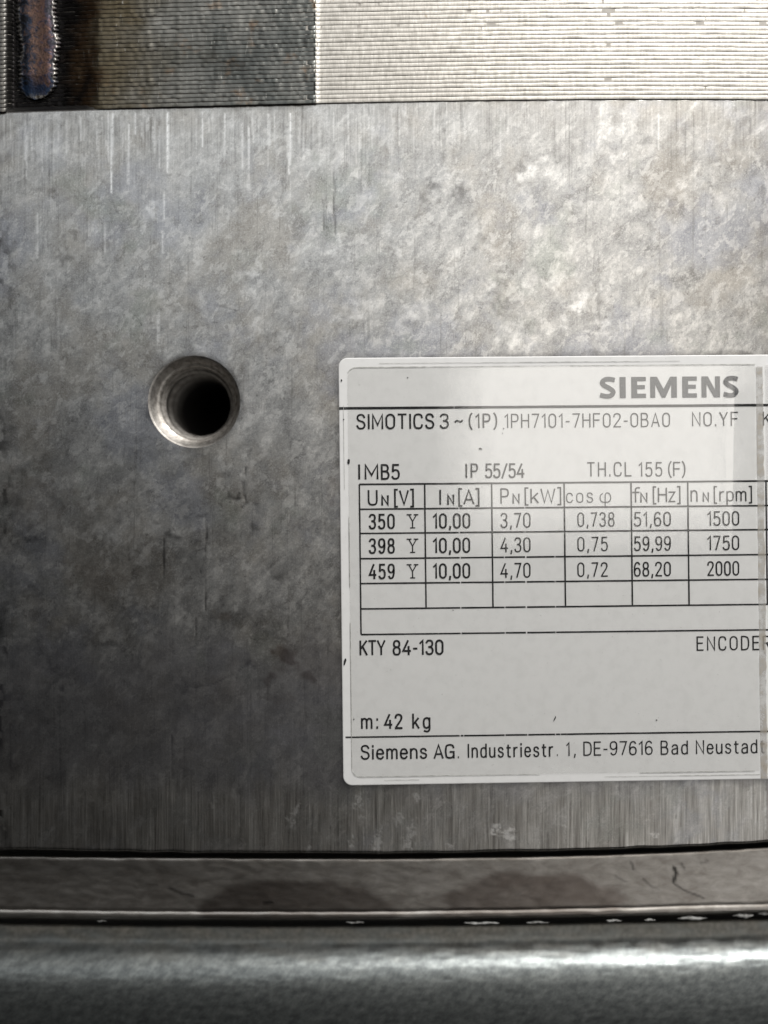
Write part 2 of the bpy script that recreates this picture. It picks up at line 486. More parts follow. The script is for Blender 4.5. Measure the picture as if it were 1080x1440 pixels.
def build_casting():
    fine = np.arange(-28, 1110, 2.25)
    xs = np.concatenate([np.linspace(-1100, -40, 30), fine, np.linspace(1120, 2180, 30)])
    t = np.linspace(0, 1, 462)
    ty, by = top_y(xs), lip_y(xs)
    wob = (vnoise(xs / 30 + 500, xs * 0 + 3, 5) - 0.5) * 1.6
    by = by + wob
    Y = ty[None, :] + t[:, None] * (by - 3.2 - ty)[None, :]
    X = np.repeat(xs[None, :], len(t), 0)
    dep = np.zeros_like(X)
    # -------- placed wear
    dark = np.zeros_like(X); bright = np.zeros_like(X); rust = np.zeros_like(X)
    def dk(p, wd, a=1.0, soft=1.3):
        nonlocal dark
        m = seg_mask(X, Y, p, wd, soft) * a * (0.25 + 0.9 * vnoise(X / 5 + 77, Y / 13 + 5, 88))
        dark = np.maximum(dark, m)
        dep[:] += m * 0.03
    def br(p, wd, a=1.0, soft=1.4):
        nonlocal bright
        bright = np.maximum(bright, seg_mask(X, Y, p, wd, soft) * a)
    dk([(469, 240), (471, 268), (469, 285), (472, 329)], 1.0, 0.75)
    dk([(454, 280), (455, 298)], 0.6, 0.4); dk([(455, 302), (456, 322)], 1.2, 0.55)
    dk([(231, 757), (230, 780), (231, 812)], 1.6, 0.8)
    dk([(289, 724), (291, 748), (289, 776)], 2.0, 0.85); dk([(290, 778), (282, 806)], 0.6, 0.6)
    dk([(289, 815), (289, 858)], 1.2, 0.7); dk([(276, 868), (275, 906)], 0.8, 0.6)
    dk([(242, 1035), (243, 1095)], 1.3, 0.6); dk([(259, 1036), (259, 1092)], 0.9, 0.5)
    dk([(272, 967), (300, 962), (335, 944), (352, 930)], 1.0, 0.6)
    dk([(925, 256), (917, 280), (910, 305)], 0.6, 0.35)
    dk([(290, 428), (310, 430), (332, 437)], 0.8, 0.35)
    dk([(0, 190), (14, 184), (38, 167)], 1.0, 0.35, 6)
    dk([(0, 228), (12, 218)], 1.0, 0.3, 7)
    dk([(158, 283), (165, 300)], 1.4, 0.35)
    # black scuffed mark below the hole
    for p in ([(312, 705), (322, 698), (332, 704), (345, 698)], [(320, 688), (323, 700)], [(342, 678), (343, 696), (347, 706), (340, 714)],
              [(346, 658), (345, 667)], [(336, 694), (330, 708)], [(308, 708), (312, 712)], [(325, 702), (340, 700)]):
        dk(p, 1.6, 0.62, 1.6)
    for (cx, cy, rx, ry, a, s) in ((244, 752, 9, 5, .6, 1), (281, 726, 8, 4, .45, 2), (195, 789, 9, 5, .6, 3), (188, 810, 8, 6, .4, 4),
                                   (360, 742, 11, 5, .5, 5), (395, 812, 14, 7, .35, 6), (448, 660, 4, 5, .4, 7), (156, 905, 14, 6, .5, 8), (78, 940, 7, 9, .6, 9),
                                   (88, 972, 6, 16, .6, 10), (45, 760, 9, 5, .4, 11), (349, 932, 7, 7, .5, 12), (255, 966, 12, 8, .45, 13), (200, 876, 8, 6, .4, 14),
                                   (92, 362, 10, 9, .38, 15), (103, 330, 9, 6, .38, 16), (112, 212, 7, 6, .3, 17), (75, 268, 6, 5, .3, 19), (455, 1040, 8, 5, .3, 20),
                                   (605, 268, 11, 13, .42, 21), (645, 268, 9, 12, .36, 22), (675, 333, 9, 13, .42, 23), (703, 410, 16, 22, .36, 24), (733, 232, 6, 9, .32, 25),
                                   (245, 434, 7, 4, .35, 26), (385, 476, 12, 8, .3, 27), (920, 200, 14, 8, .22, 28), (968, 180, 18, 10, .22, 29)):
        dark = np.maximum(dark, blob(X, Y, cx, cy, rx * 1.2, ry * 1.2, 0.2, s, 1.0, 0.16, 0.9) * a)
    # pitted, blackened strip down the left border
    edge = np.clip((26 - X) / 26, 0, 1) * (vnoise(X / 7 + 40, Y / 11, 44) > 0.52) * np.clip(vnoise(X / 9, Y / 26 + 9, 45) * 2.0 - 0.55, 0, 1)
    dark = np.maximum(dark, edge * 0.85 * (Y > 300))
    for (cx, cy, rx, ry, a, s) in ((402, 925, 22, 14, .75, 51), (378, 953, 9, 11, .6, 52), (437, 952, 13, 9, .6, 53), (312, 868, 14, 10, .5, 54), (395, 985, 20, 12, .3, 55),
                                   (470, 690, 20, 34, .25, 56), (60, 700, 60, 40, .25, 57), (130, 815, 50, 30, .25, 58)):
        rust = np.maximum(rust, blob(X, Y, cx, cy, rx, ry, 0.3, s, 0.6) * a)
    # pale smears
    for (cx, cy, rx, ry, rot, a, s) in ((812, 430, 48, 9, -0.83, .55, 61), (785, 395, 22, 10, -.9, .32, 62), (865, 218, 17, 13, -.5, .42, 63), (745, 240, 24, 14, -.5, .40, 64),
                                        (955, 265, 24, 11, -.5, .28, 65), (848, 458, 13, 9, -.4, .34, 66), (715, 478, 16, 12, -.4, .36, 67), (900, 285, 16, 9, -.5, .3, 68),
                                        (818, 292, 13, 8, -.7, .3, 69), (480, 355, 12, 16, -.4, .32, 70), (690, 345, 26, 8, .5, .28, 71), (555, 355, 16, 14, -.4, .30, 72),
                                        (350, 385, 10, 8, 0, .32, 73), (358, 418, 9, 12, 0, .26, 74), (215, 296, 10, 16, -.3, .30, 75), (455, 225, 24, 7, -.7, .24, 76), (620, 255, 11, 15, .2, .34, 77),
                                        (740, 395, 10, 18, -.5, .3, 78), (580, 445, 30, 18, -.4, .26, 79), (500, 430, 30, 24, -.4, .24, 80), (410, 680, 8, 10, 0, .35, 81), (130, 712, 9, 12, -.5, .28, 82),
                                        (165, 760, 50, 12, .6, .22, 83), (190, 780, 18, 6, .7, .28, 84), (340, 735, 14, 7, -.5, .26, 85), (130, 740, 26, 7, .4, .2, 86), (340, 1020, 22, 16, 0, .18, 87)):
        bright = np.maximum(bright, blob(X, Y, cx, cy, rx, ry, rot, s, 1.1, 0.13, 1.1) * a * 1.25)
    # tool marks running down from the milled top edge
    for (x, y0, y1, wd, a) in ((158, 160, 270, 1.2, .75), (236, 158, 242, 1.6, .8), (181, 175, 258, 1.0, .55), (190, 160, 188, 1.2, .5), (285, 158, 206, 1.2, .5),
                               (350, 178, 270, .8, .5), (408, 160, 245, 1.4, .75), (408, 250, 300, .6, .3), (231, 270, 308, 1.6, .5), (229, 325, 355, 2.0, .42), (223, 436, 480, 2.0, .45),
                               (53, 300, 362, 2.2, .4), (38, 190, 250, 1.6, .4), (316, 160, 220, .8, .45), (358, 170, 200, .8, .5), (421, 165, 200, .8, .5), (148, 315, 355, 1.4, .3),
                               (83, 435, 490, 1.4, .22), (505, 190, 250, 1.2, .35), (207, 165, 185, .8, .4)):
        br([(x, y0), (x - (y1 - y0) * 0.012, y1)], wd * 0.8, min(1, a * 1.3))
    r2 = np.random.default_rng(3)
    for i in range(150):
        x = r2.uniform(20, 660) if i % 4 else r2.uniform(0, 1080)
        y0 = float(top_y(x)) + r2.uniform(4, 30); L = r2.uniform(12, 70)
        if r2.random() < 0.65:
            br([(x, y0), (x - 0.5, y0 + L)], r2.uniform(0.2, 0.8), r2.uniform(.2, .5))
        else:
            dk([(x, y0), (x - 0.5, y0 + L)], 0.3, r2.uniform(.1, .28))
    for i in range(110):
        x = r2.uniform(0, 1080)
        y1 = float(lip_y(x)) - r2.uniform(2, 40); L = r2.uniform(10, 55)
        if r2.random() < 0.6:
            br([(x, y1 - L), (x, y1)], r2.uniform(0.2, 0.7), r2.uniform(.15, .45))
        else:
            dk([(x, y1 - L), (x, y1)], 0.3, r2.uniform(.15, .35))
    # bare nicks near the lower lip
    for (cx, cy, rx, ry, a, s) in ((415, 1146, 4, 12, .6, 91), (408, 1150, 4, 6, .5, 92), (494, 1186, 4, 8, .75, 93), (505, 1124, 6, 10, .6, 94), (508, 1150, 4, 7, .5, 95),
                                   (531, 1182, 5, 12, .8, 96), (536, 1166, 3, 6, .6, 97), (575, 1178, 7, 18, .6, 98), (562, 1152, 5, 8, .5, 99), (585, 1120, 4, 7, .55, 100),
                                   (700, 1168, 9, 7, .7, 101), (716, 1172, 6, 8, .6, 102), (922, 1174, 6, 3, .5, 103), (632, 1188, 4, 5, .5, 104), (300, 1131, 4, 8, .35, 105), (330, 1115, 4, 5, .4, 106),
                                   (435, 1194, 4, 4, .5, 107), (340, 1187, 4, 6, .3, 108), (795, 1162, 6, 2, .5, 109)):
        bright = np.maximum(bright, blob(X, Y, cx, cy, rx * 1.15, ry * 1.15, 0.25, s, 0.9, 0.3) * min(1, a * 1.35))
    # grime and painted contact shade along the plate's border and round the countersink
    pxl = 477.5 + (Y - 690) * 0.0115
    ring = np.hypot(np.clip(pxl - X, 0, None), np.clip(503 - (X - 500) * 0.0088 - Y, 0, None) + np.clip(Y - (1104.5 - (X - 500) * 0.0152), 0, None))
    ring = np.where((X > pxl - 14), np.clip(1 - ring / (4 + 9 * vnoise(X / 17 + 60, Y / 17, 92)), 0, 1), 0)
    hr = np.abs(np.hypot(X - HC[0], Y - HC[1]) - HR)
    ring = np.maximum(ring, np.clip(1 - hr / (3 + 8 * vnoise(X / 13 + 60, Y / 13, 93)), 0, 1))
    dark = np.maximum(dark, ring * (0.15 + 0.45 * vnoise(X / 11 + 60, Y / 11, 94)))
    # milled edge bands
    n1 = vnoise(X / 55 + 9, Y / 200 + 4, 70); n2 = vnoise(X / 14 + 9, Y / 90 + 4, 71)
    wt = 50 + 190 * n1 * np.clip((700 - X) / 500, 0.15, 1) + 60 * n2
    mach = 0.5 * np.clip(1.15 - (Y - top_y(X)) / wt, 0, 1)
    wb = 62 + 30 * n1 + 28 * n2
    mach = np.maximum(mach, np.clip((1.25 - (lip_y(X) - Y) / wb) * 2.0, 0, 1))
    planed = np.clip((Y - 885 - 60 * (n1 - 0.5) - 25 * (n2 - 0.5)) / 50, 0, 1) * (1 - np.clip((1.25 - (lip_y(X) - Y) / wb) * 2.0, 0, 1))
    mach = np.maximum(mach, 0.2 * planed)
    # -------- faint cast unevenness
    dep += 0.020 * (vnoise(X / 26, Y / 26, 1) - 0.5) + 0.010 * (vnoise(X / 9, Y / 9, 2) - 0.5)
    dep *= np.clip((by[None, :] - 4 - Y) / 12, 0, 1)
    # -------- rows that roll over the two edges and run back into the motor
    def extra(base, steps):
        return [(base + dy, np.full_like(xs, d)) for dy, d in steps]
    topr = extra(ty, [(-9, 14.0), (-9, 1.0), (-8, 0.45), (-5.5, 0.12), (-3, 0.03)])
    botr = extra(by, [(-2.4, 0.02), (-1.4, 0.08), (-0.6, 0.2), (-0.15, 0.4), (0, 0.8), (0, 16.0)])
    Yt = np.stack([a for a, _ in topr]); Dt = np.stack([b for _, b in topr])
    Yb = np.stack([a for a, _ in botr]); Db = np.stack([b for _, b in botr])
    nt, nb = len(topr), len(botr)
    Yt += 3
    Xa = np.concatenate([np.repeat(xs[None], nt, 0), X, np.repeat(xs[None], nb, 0)])
    Ya = np.concatenate([Yt, Y, Yb]); Da = np.concatenate([Dt, dep, Db])
    def pad(A):
        return np.concatenate([np.repeat(A[:1], nt, 0), A, np.repeat(A[-1:], nb, 0)])
    dark, bright, rust, mach, planed = map(pad, (dark, bright, rust, mach, planed))
    # hidden upper edge made near-black at the weld's end
    dark[:nt] = np.maximum(dark[:nt], 0.93 * np.clip((150 - xs) / 30, 0, 1)[None, :])
    # -------- opening for the threaded hole
    R = np.hypot(Xa - HC[0], Ya - HC[1])
    inside = R < HR - 0.9
    r, c = Xa.shape
    idx = np.arange(r * c).reshape(r, c)
    quad = np.stack([idx[:-1, :-1], idx[1:, :-1], idx[1:, 1:], idx[:-1, 1:]], -1).reshape(-1, 4)
    ins = inside.ravel()
    bad = ins[quad].any(1)
    touched = np.zeros(r * c, bool); touched[quad[bad].ravel()] = True
    snap = touched & ~ins
    f = np.where(snap.reshape(r, c), HR / np.maximum(R, 1e-6), 1.0)
    Xa = HC[0] + (Xa - HC[0]) * f; Ya = HC[1] + (Ya - HC[1]) * f
    Da = np.where(snap.reshape(r, c), 0.012, Da)
    k = (D + Da * 1e-3) / D
    V = np.stack([(Xa - 540) * U * k, Da * 1e-3, (720 - Ya) * U * k], -1).reshape(-1, 3)
    me = mesh("end_casting", V.tolist(), quad[~bad].tolist(), True)
    for nme, a in (("dark", dark), ("bright", bright), ("rust", rust), ("machined", mach), ("planed", planed)):
        float_attr(me, nme, a)
    bm = bmesh.new(); bm.from_mesh(me)
    bmesh.ops.delete(bm, geom=[v for v in bm.verts if not v.link_faces], context='VERTS')
    bm.to_mesh(me); bm.free()
    return link("end_casting", me, M['cast'], motor)


casting = build_casting()


def build_hole():
    """countersink, run-out ring and a real helical thread"""
    N = 128
    prof = [(HR + 0.6, 0.02), (HR - 0.8, 0.04), (HR - 3.0, 0.28), (56.5, 1.15), (54.8, 1.30), (53.0, 1.36), (51.0, 1.9), (50.4, 2.2)]
    rows = []
    ang = np.linspace(0, 2 * np.pi, N, endpoint=False)
    for rr, d in prof:
        rows.append((np.full(N, rr) + (vnoise(ang * 3 + 9, ang * 0 + d * 5, 3) - 0.5) * 0.5, np.full(N, d)))
    pitch = 2.6
    for d in np.arange(2.45, 30, 0.22):
        ph = ((d / pitch - ang / (2 * np.pi)) % 1.0)
        tri = np.abs(ph * 2 - 1)
        fade = min(1.0, (d - 2.45) / 1.2)
        rows.append((50.0 - 6.0 * (1 - tri) * (0.5 + 0.5 * fade), np.full(N, d)))
    rows.append((np.full(N, 44.0), np.full(N, 31.0)))
    rows.append((np.full(N, 2.0), np.full(N, 34.0)))
    V = []; root = []
    for rr, d in rows:
        for a, q, dd in zip(ang, rr, d):
            root.append(float(np.clip((q - 46.6) / 2.6, 0, 1)) if dd > 2.3 else 0.0)
            V.append(((HC[0] - 540 + q * math.cos(a)) * U, dd * 1e-3, (720 - HC[1] - q * math.sin(a)) * U))
    F = []
    for i in range(len(rows) - 1):
        for j in range(N):
            F.append((i * N + j, i * N + (j + 1) % N, (i + 1) * N + (j + 1) % N, (i + 1) * N + j))
    me = mesh("threaded_hole", V, F, True)
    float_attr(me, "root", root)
    return link("threaded_hole", me, M['bore'], casting)


build_hole()

# ---------------------------------------------------------------- laminated core above
core = empty("stator_core"); core.parent = motor


def core_depth(x):
    """front of the sheets in mm (negative = proud of the casting)"""
    return np.interp(x, [-1100, 2, 8, 18, 88, 112, 140, 300, 443.2, 445.2, 446, 2180],
                     [-0.40, -0.40, -0.2, 1.5, 1.6, 0.9, -0.15, -0.36, -0.38, -0.20, -0.12, -0.12])


PITCH = 6.08


def lam_mesh(seed):
    r = np.random.default_rng(seed)
    xs = np.unique(np.concatenate([np.linspace(-1100, -20, 12), np.arange(-10, 446, 3.0), [443.2, 445.2, 446], np.arange(452, 1100, 9.0), np.linspace(1110, 2180, 12)]))
    base = top_y(xs)
    jit = np.where(xs < 441, 0.03, 0.012) * r.standard_normal(len(xs))
    d0 = core_depth(xs) + jit
    jz = np.where(xs < 444, 0.13, 0.10) * r.standard_normal(len(xs))
    rows = []
    for (dy, dd) in ((0.2, 9.0), (0.2, 0.06), (0.34, 0.012), (0.7, 0.0), (5.25, 0.0), (5.6, 0.012), (5.78, 0.06), (5.78, 9.0)):
        # dy measured downwards from the sheet's top
        rows.append(np.stack([np.array(P(x, b + dy - PITCH + (j if 0 < dd < 5 else 0), (d + dd) if dd < 5 else 9.0)) for x, b, d, j in zip(xs, base, d0, jz)]))
    return grid_mesh("lamination", np.stack(rows), True)


variants = [lam_mesh(100 + i) for i in range(6)]
for v in variants:
    v.materials.append(M['lam'])
for i in range(58):
    o = link("lamination", variants[(i * 5 + i // 4) % 6], None, core)
    o.location = (0, random.uniform(-1, 1) * 1.5e-5, i * PITCH * U)

# varnished mass of the core behind the sheet edges
xs = np.unique(np.concatenate([np.linspace(-1100, 2180, 60), [2, 8, 18, 88, 112, 140, 300, 443.2, 445.2, 446]]))
A = np.stack([np.array([P(x, top_y(x) - 0.5 - 58 * PITCH * q, core_depth(x) + np.interp(x, [430, 446], [0.12, 0.03])) for x in xs]) for q in np.linspace(0, 1, 3)])
link("core_backing", grid_mesh("core_backing", A, False), M['varnish'], core)


def build_weld():
    NV, NU = 300, 40
    y1, y0 = 140.0, -200.0
    r = np.random.default_rng(5)
    vs = np.linspace(0, 1, NV)
    rows = []; crust = []; acr = []; alo = []
    for v in vs:
        y = y0 + (y1 - y0) * v
        end = np.clip((y1 - y) / 34.0, 0, 1)
        hw = 28.5 * math.sqrt(max(0.0, 1 - (1 - end) ** 2)) + 0.4
        cx = 51 + 2.0 * math.sin(y / 60.0) - 3 * (1 - end) + 3.0 * (vnoise(np.array([y / 22.0 + 50]), np.array([1.0]), 19)[0] - 0.5)
        for j in range(NU):
            u = -1 + 2 * j / (NU - 1)
            ser = 1 + 0.055 * math.sin(y * 2 * math.pi / PITCH + (0 if u < 0 else 1.6)) * abs(u) ** 3 + 0.16 * (vnoise(np.array([y / 9.0 + 50]), np.array([2.0 if u < 0 else 7.0]), 9)[0] - 0.5)
            x = cx + u * hw * ser
            dome = 1.55 * (1 - abs(u) ** 4.5)
            rim = 0.34 * math.exp(-((abs(u) - 0.86) / 0.10) ** 2) * (0.6 + 0.8 * vnoise(np.array([y / 3.0]), np.array([3.0 + u]), 12)[0])
            rip = 0.018 * math.sin((y + 10 * u * u) * 2 * math.pi / 19.0)
            dish = -0.30 * math.exp(-(u / 0.6) ** 2)
            h = (dome + rim + rip + dish) * (0.35 + 0.65 * end) * (0 if abs(u) > 0.999 else 1)
            d = 1.65 - h
            rows.append(P(x, y, d))
            e = math.exp(-((abs(u) - 0.88) / 0.09) ** 2)
            e = max(e, math.exp(-((end - 0.10) / 0.10) ** 2) if end < 0.3 else 0)
            e *= 0.25 + 1.1 * vnoise(np.array([y / 2.6]), np.array([5.0 + 9 * (u > 0)]), 15)[0]
            if u < 0:
                e *= 0.55
            crust.append(min(1, e)); acr.append((u + 1) / 2); alo.append((y + 40) / 180.0)
    A = np.array(rows).reshape(NV, NU, 3)
    me = grid_mesh("weld_bead", A, True)
    float_attr(me, "crust", crust); float_attr(me, "across", acr); float_attr(me, "along", np.clip(alo, 0, 1))
    link("weld_bead", me, M['weld'], core)


build_weld()

# ---------------------------------------------------------------- flange strip, sealant and cover below
XS = np.concatenate([np.linspace(-1100, -20, 20), np.arange(-10, 1092, 3.0), np.linspace(1100, 2180, 20)])


def sweep(name, rows, mat, parent, attrs=None, rough=0.03, seed=1):
    """rows: list of (y function or curve, depth mm); swept along X"""
    A = []
    PX = []; PY = []
    for i, (yf, d) in enumerate(rows):
        yy = yf(XS) + (vnoise(XS / 24 + 200, XS * 0 + i * 0.35, seed) - 0.5) * 1.1
        dd = d + rough * (vnoise(XS / 15 + 200, XS * 0 + i * 0.6, seed + 3) - 0.5)
        k = (D + dd * 1e-3) / D
        A.append(np.stack([(XS - 540) * U * k, dd * 1e-3, (720 - yy) * U * k], -1))
        PX.append(XS); PY.append(yy)
    me = grid_mesh(name, np.stack(A), True)
    if attrs:
        for n, a in attrs(np.stack(PX), np.stack(PY)).items():
            float_attr(me, n, a)
    return link(name, me, mat, parent)


f_top = curve([(0, 1204), (270, 1206.5), (540, 1207), (800, 1203), (990, 1197), (1080, 1191)])
f_bot = curve([(0, 1278), (270, 1281), (540, 1281), (800, 1277), (990, 1273), (1080, 1270)])


def off(f, k, g=None, t=0.0):
    return (lambda x: f(x) + k) if g is None else (lambda x: f(x) * (1 - t) + g(x) * t + k)


FD = 2.2


def flange_attrs(X, Y):
    oil = np.zeros_like(X)
    for (cx, cy, rx, ry, s) in ((415, 1283, 150, 48, 1), (752, 1284, 145, 62, 2)):
        q = np.hypot((X - cx) / rx, (Y - cy) / ry) + 0.16 * (vnoise(X / 30 + 50, Y / 14, s) - 0.5)
        oil = np.maximum(oil, np.clip((1 - q) / 0.14, 0, 1) * (0.62 + 0.38 * vnoise(X / 60 + 50, Y / 20, s + 4)))
    dark = np.zeros_like(X)
    for p, wd, a in (([(948, 1220), (951, 1228), (947, 1240)], 3.0, .9), ([(947, 1242), (962, 1252), (990, 1263)], 1.2, .6), ([(888, 1213), (891, 1222)], 2, .6),
                     ([(238, 1249), (254, 1256), (272, 1260)], 2.5, .55), ([(205, 1243), (220, 1244)], 2, .4), ([(372, 1270), (382, 1269)], 2, .7), ([(985, 1214), (995, 1211)], 1.5, .4),
                     ([(905, 1236), (915, 1246), (925, 1250)], 1.6, .35), ([(865, 1232), (880, 1240)], 1.4, .35), ([(958, 1214), (962, 1221)], 1.5, .5)):
        dark = np.maximum(dark, seg_mask(X, Y, p, wd, 1.8) * a)
    bright = np.zeros_like(X)
    rimmask = np.clip(1 - np.abs(Y - f_bot(X) - 3.0) / 6.0, 0, 1)  # lit look of the lower rim painted in, broken up by noise
    bright = np.maximum(bright, rimmask * np.clip(vnoise(X / 16 + 50, Y / 9, 23) * 1.2 - 0.25, 0, 1) * 0.45)
    bright = np.maximum(bright, blob(X, Y, 200, 1250, 8, 3, 0, 25, .5) * .4)
    return dict(oil=oil, dark=dark, bright=bright)


rows = [(off(f_top, -1), 15.0), (off(f_top, 0), FD + 0.25), (off(f_top, 0.7), FD + 0.07), (off(f_top, 2), FD)]
for q in np.linspace(0.08, 0.97, 26):
    rows.append((off(f_top, 0, f_bot, q), FD))
rows += [(off(f_bot, 0.2), FD + 0.12), (off(f_bot, 1.2), FD + 0.16), (off(f_bot, 2.6), FD + 0.03), (off(f_bot, 6.0), FD + 0.0), (off(f_bot, 8.8), FD - 0.02), (off(f_bot, 10.0), FD + 0.02), (off(f_bot, 10.8), FD + .1), (off(f_bot, 11.2), FD + 1), (off(f_bot, 11.2), 15.0)]
flange = sweep("flange_strip", rows, M['flange'], motor, flange_attrs, 0.05, 4)

# inside of the two joints
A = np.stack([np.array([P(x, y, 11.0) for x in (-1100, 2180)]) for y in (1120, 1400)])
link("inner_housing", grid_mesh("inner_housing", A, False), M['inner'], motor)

c_top = curve([(0, 1301), (270, 1304), (540, 1304), (800, 1300), (990, 1297), (1080, 1294)])
CR = 16.0                                      # cover radius, mm
CD0 = 2.6                                      # nearest depth of its round front


def cover_attrs(X, Y):
    t = (Y - c_top(X))
    dust = np.clip(1 - t / (30 + 26 * vnoise(X / 40 + 50, Y / 15, 41)), 0, 1) * (0.3 + 0.7 * vnoise(X / 22 + 50, Y / 7, 42))
    return dict(dust=np.clip(dust, 0, 1))


rows = [(off(c_top, 0), 15.0)]
yy_, dd_ = 0.0, 6.4                            # sloping shoulder, rounded edge, then the long lower face
prof = []
for q in range(101):
    y_ = q * 2.2
    tilt = np.interp(y_, [0, 14, 22, 34, 48, 62, 84, 110, 220], [12, 14, 30, 41, 38, 25, 8, -4, -30])
    prof.append((y_, dd_))
    dd_ -= 0.22 * math.tan(math.radians(tilt))
for y_, d_ in prof:
    rows.append((off(c_top, y_), d_))
rows.append((off(c_top, 222), 16.0))
cover = sweep("end_cover", rows, M['cover'], motor, cover_attrs, 0.03, 9)


def lump(x0, x1, y, th, d, seed):
    """one squeezed-out smear of sealant lying in the joint"""
    n, m = 26, 10
    V = []; F = []
    for i in range(n):
        t = i / (n - 1)
        x = x0 + (x1 - x0) * t
        e = max(0.04, math.sin(math.pi * min(max(t, 0.01), 0.99)) ** 0.6)
        e *= 0.72 + 0.28 * math.sin(i * 0.55 + seed) * math.cos(i * 0.31 + seed * 2.0)
        yc = y + 0.5 * math.sin(i * 0.35 + seed)
        for j in range(m):
            a = 2 * math.pi * j / m
            p = P(x, yc + th * 0.5 * e * math.sin(a), d)
            V.append((p[0], p[1] - th * 0.4 * e * math.cos(a) * U, p[2]))
    for i in range(n - 1):
        for j in range(m):
            F.append((i * m + j, i * m + (j + 1) % m, (i + 1) * m + (j + 1) % m, (i + 1) * m + j))
    F.append(tuple(range(m))[::-1]); F.append(tuple((n - 1) * m + j for j in range(m)))
    return link("sealant", mesh("sealant", V, F, True), M['seal'], cover)


for i, (x0, x1, y, th) in enumerate(((652, 702, 1298, 4.5), (852, 874, 1294.5, 4), (906, 922, 1293.5, 3.5), (952, 994, 1291, 5.5), (1030, 1060, 1287.5, 6.5),
                                     (1066, 1110, 1285, 7), (486, 512, 1297, 3.5), (136, 150, 1295, 2.6), (740, 772, 1297, 3))):
    lump(x0, x1, y, th * 1.2, 2.7, 300 + i)

# ---------------------------------------------------------------- rating plate
plate = empty("rating_plate"); plate.parent = motor


def Q(x, y, d):
    """plate drawing -> world.  The drawing is level; the plate sits a little crooked on the casting."""
    slope = 0.0088 + max(-0.001, (y - 700) * 0.0000165)
    yy = y - (x - 500) * slope
    xx = x + (y - 690) * 0.0115
    return ((xx - 540) * U, d * 1e-3, (720 - yy) * U)


def rrect(x0, y0, x1, y1, r, n=8):
    pts = []
    for cx, cy, a in ((x1 - r, y0 + r, -90), (x1 - r, y1 - r, 0), (x0 + r, y1 - r, 90), (x0 + r, y0 + r, 180)):
        for i in range(n + 1):
            t = math.radians(a + 90 * i / n)
            pts.append((cx + r * math.cos(t), cy + r * math.sin(t)))
    return pts


def build_plate():
    x0, y0, x1, y1 = 478, 503.5, 1560, 1104
    V = []; F = []
    steps = [(0, 0.03), (0, -0.09), (0.5, -0.125), (1.4, -0.14)]
    n = None
    for ins, d in steps:
        pts = rrect(x0 + ins, y0 + ins, x1 - ins, y1 - ins, 13 - ins)
        n = len(pts)
        V += [Q(x, y, d) for x, y in pts]
    for s in range(len(steps) - 1):
        for i in range(n):
            F.append((s * n + i, (s + 1) * n + i, (s + 1) * n + (i + 1) % n, s * n + (i + 1) % n))
    # front sheet as a strip fan
    b = (len(steps) - 1) * n
    F.append(tuple(b + i for i in range(n))[::-1])
    me = mesh("label_stock", V, F, False)
    return link("label_stock", me, M['paper'], plate)


build_plate()
D_INK = -0.165


def flat_poly(V, F, pts, d):
    b = len(V)
    V += [Q(x, y, d) for x, y in pts]
    F.append(tuple(range(b, b + len(pts))))


def ruled_line(x0, y0, x1, y1, th, gaps=(), d=D_INK):
    V = []; F = []
    r = np.random.default_rng(int(abs(x0 * 7 + y0 * 13 + x1)))
    if abs(x1 - x0) > abs(y1 - y0):
        cuts = [x0]
        for g, gw in gaps:
            cuts += [g - gw / 2, g + gw / 2]
        cuts.append(x1)
        for a, b in zip(cuts[0::2], cuts[1::2]):
            k = max(2, int((b - a) / 14))
            xs_ = np.linspace(a, b, k + 1)
            jt = r.uniform(-.12, .12, k + 1); jb = r.uniform(-.12, .12, k + 1)
            base = len(V)
            for x, p, q in zip(xs_, jt, jb):
                V.append(Q(x, y0 - th / 2 + p, d)); V.append(Q(x, y0 + th / 2 + q, d))
            for i in range(k):
                F.append((base + 2 * i, base + 2 * i + 1, base + 2 * i + 3, base + 2 * i + 2))
    else:
        k = max(2, int(abs(y1 - y0) / 14))
        ys_ = np.linspace(y0, y1, k + 1)
        for y in ys_:
            V.append(Q(x0 - th / 2 + r.uniform(-.1, .1), y, d)); V.append(Q(x0 + th / 2 + r.uniform(-.1, .1), y, d))
        for i in range(k):
            F.append((2 * i, 2 * i + 2, 2 * i + 3, 2 * i + 1))
    return link("ruled_line", mesh("ruled_line", V, F), M['ink'], plate)


G1 = ((645, 1.6), (737.5, 1.2)); G2 = ((646, 1.4), (708, 1.2), (738, 2.0), (779, 1.0)); G3 = ((643, 1.6), (648, 1.0), (706, 1.2), (738, 1.6), (777, 1.2), (784, .8))
ruled_line(478.5, 574.3, 1559, 574.3, 3.6, ((640, .8),))
ruled_line(482, 1036.2, 1559, 1036.2, 2.3, G3)
ROWS = [681.3, 716.2, 750.2, 785.6, 820.6, 856.2, 892.2]
for i, y in enumerate(ROWS):
    ruled_line(505.5, y, 1500, y, 2.3 if i else 2.5, G2 if i >= 3 else (G1 if i else ()), D_INK)
for x, yb in ((505.5, 892.2), (597.2, 856.2), (691.2, 856.2), (793.0, 856.2), (887.0, 856.2), (966.6, 856.2), (1076.5, 856.2)):
    ruled_line(x, 681.3, x, yb, 2.2, (), D_INK - 0.006)

# ---- single-stroke lettering: (width, strokes); 's' smooth, 'l' straight; height of a capital = 1
L_, S_ = 'l', 's'


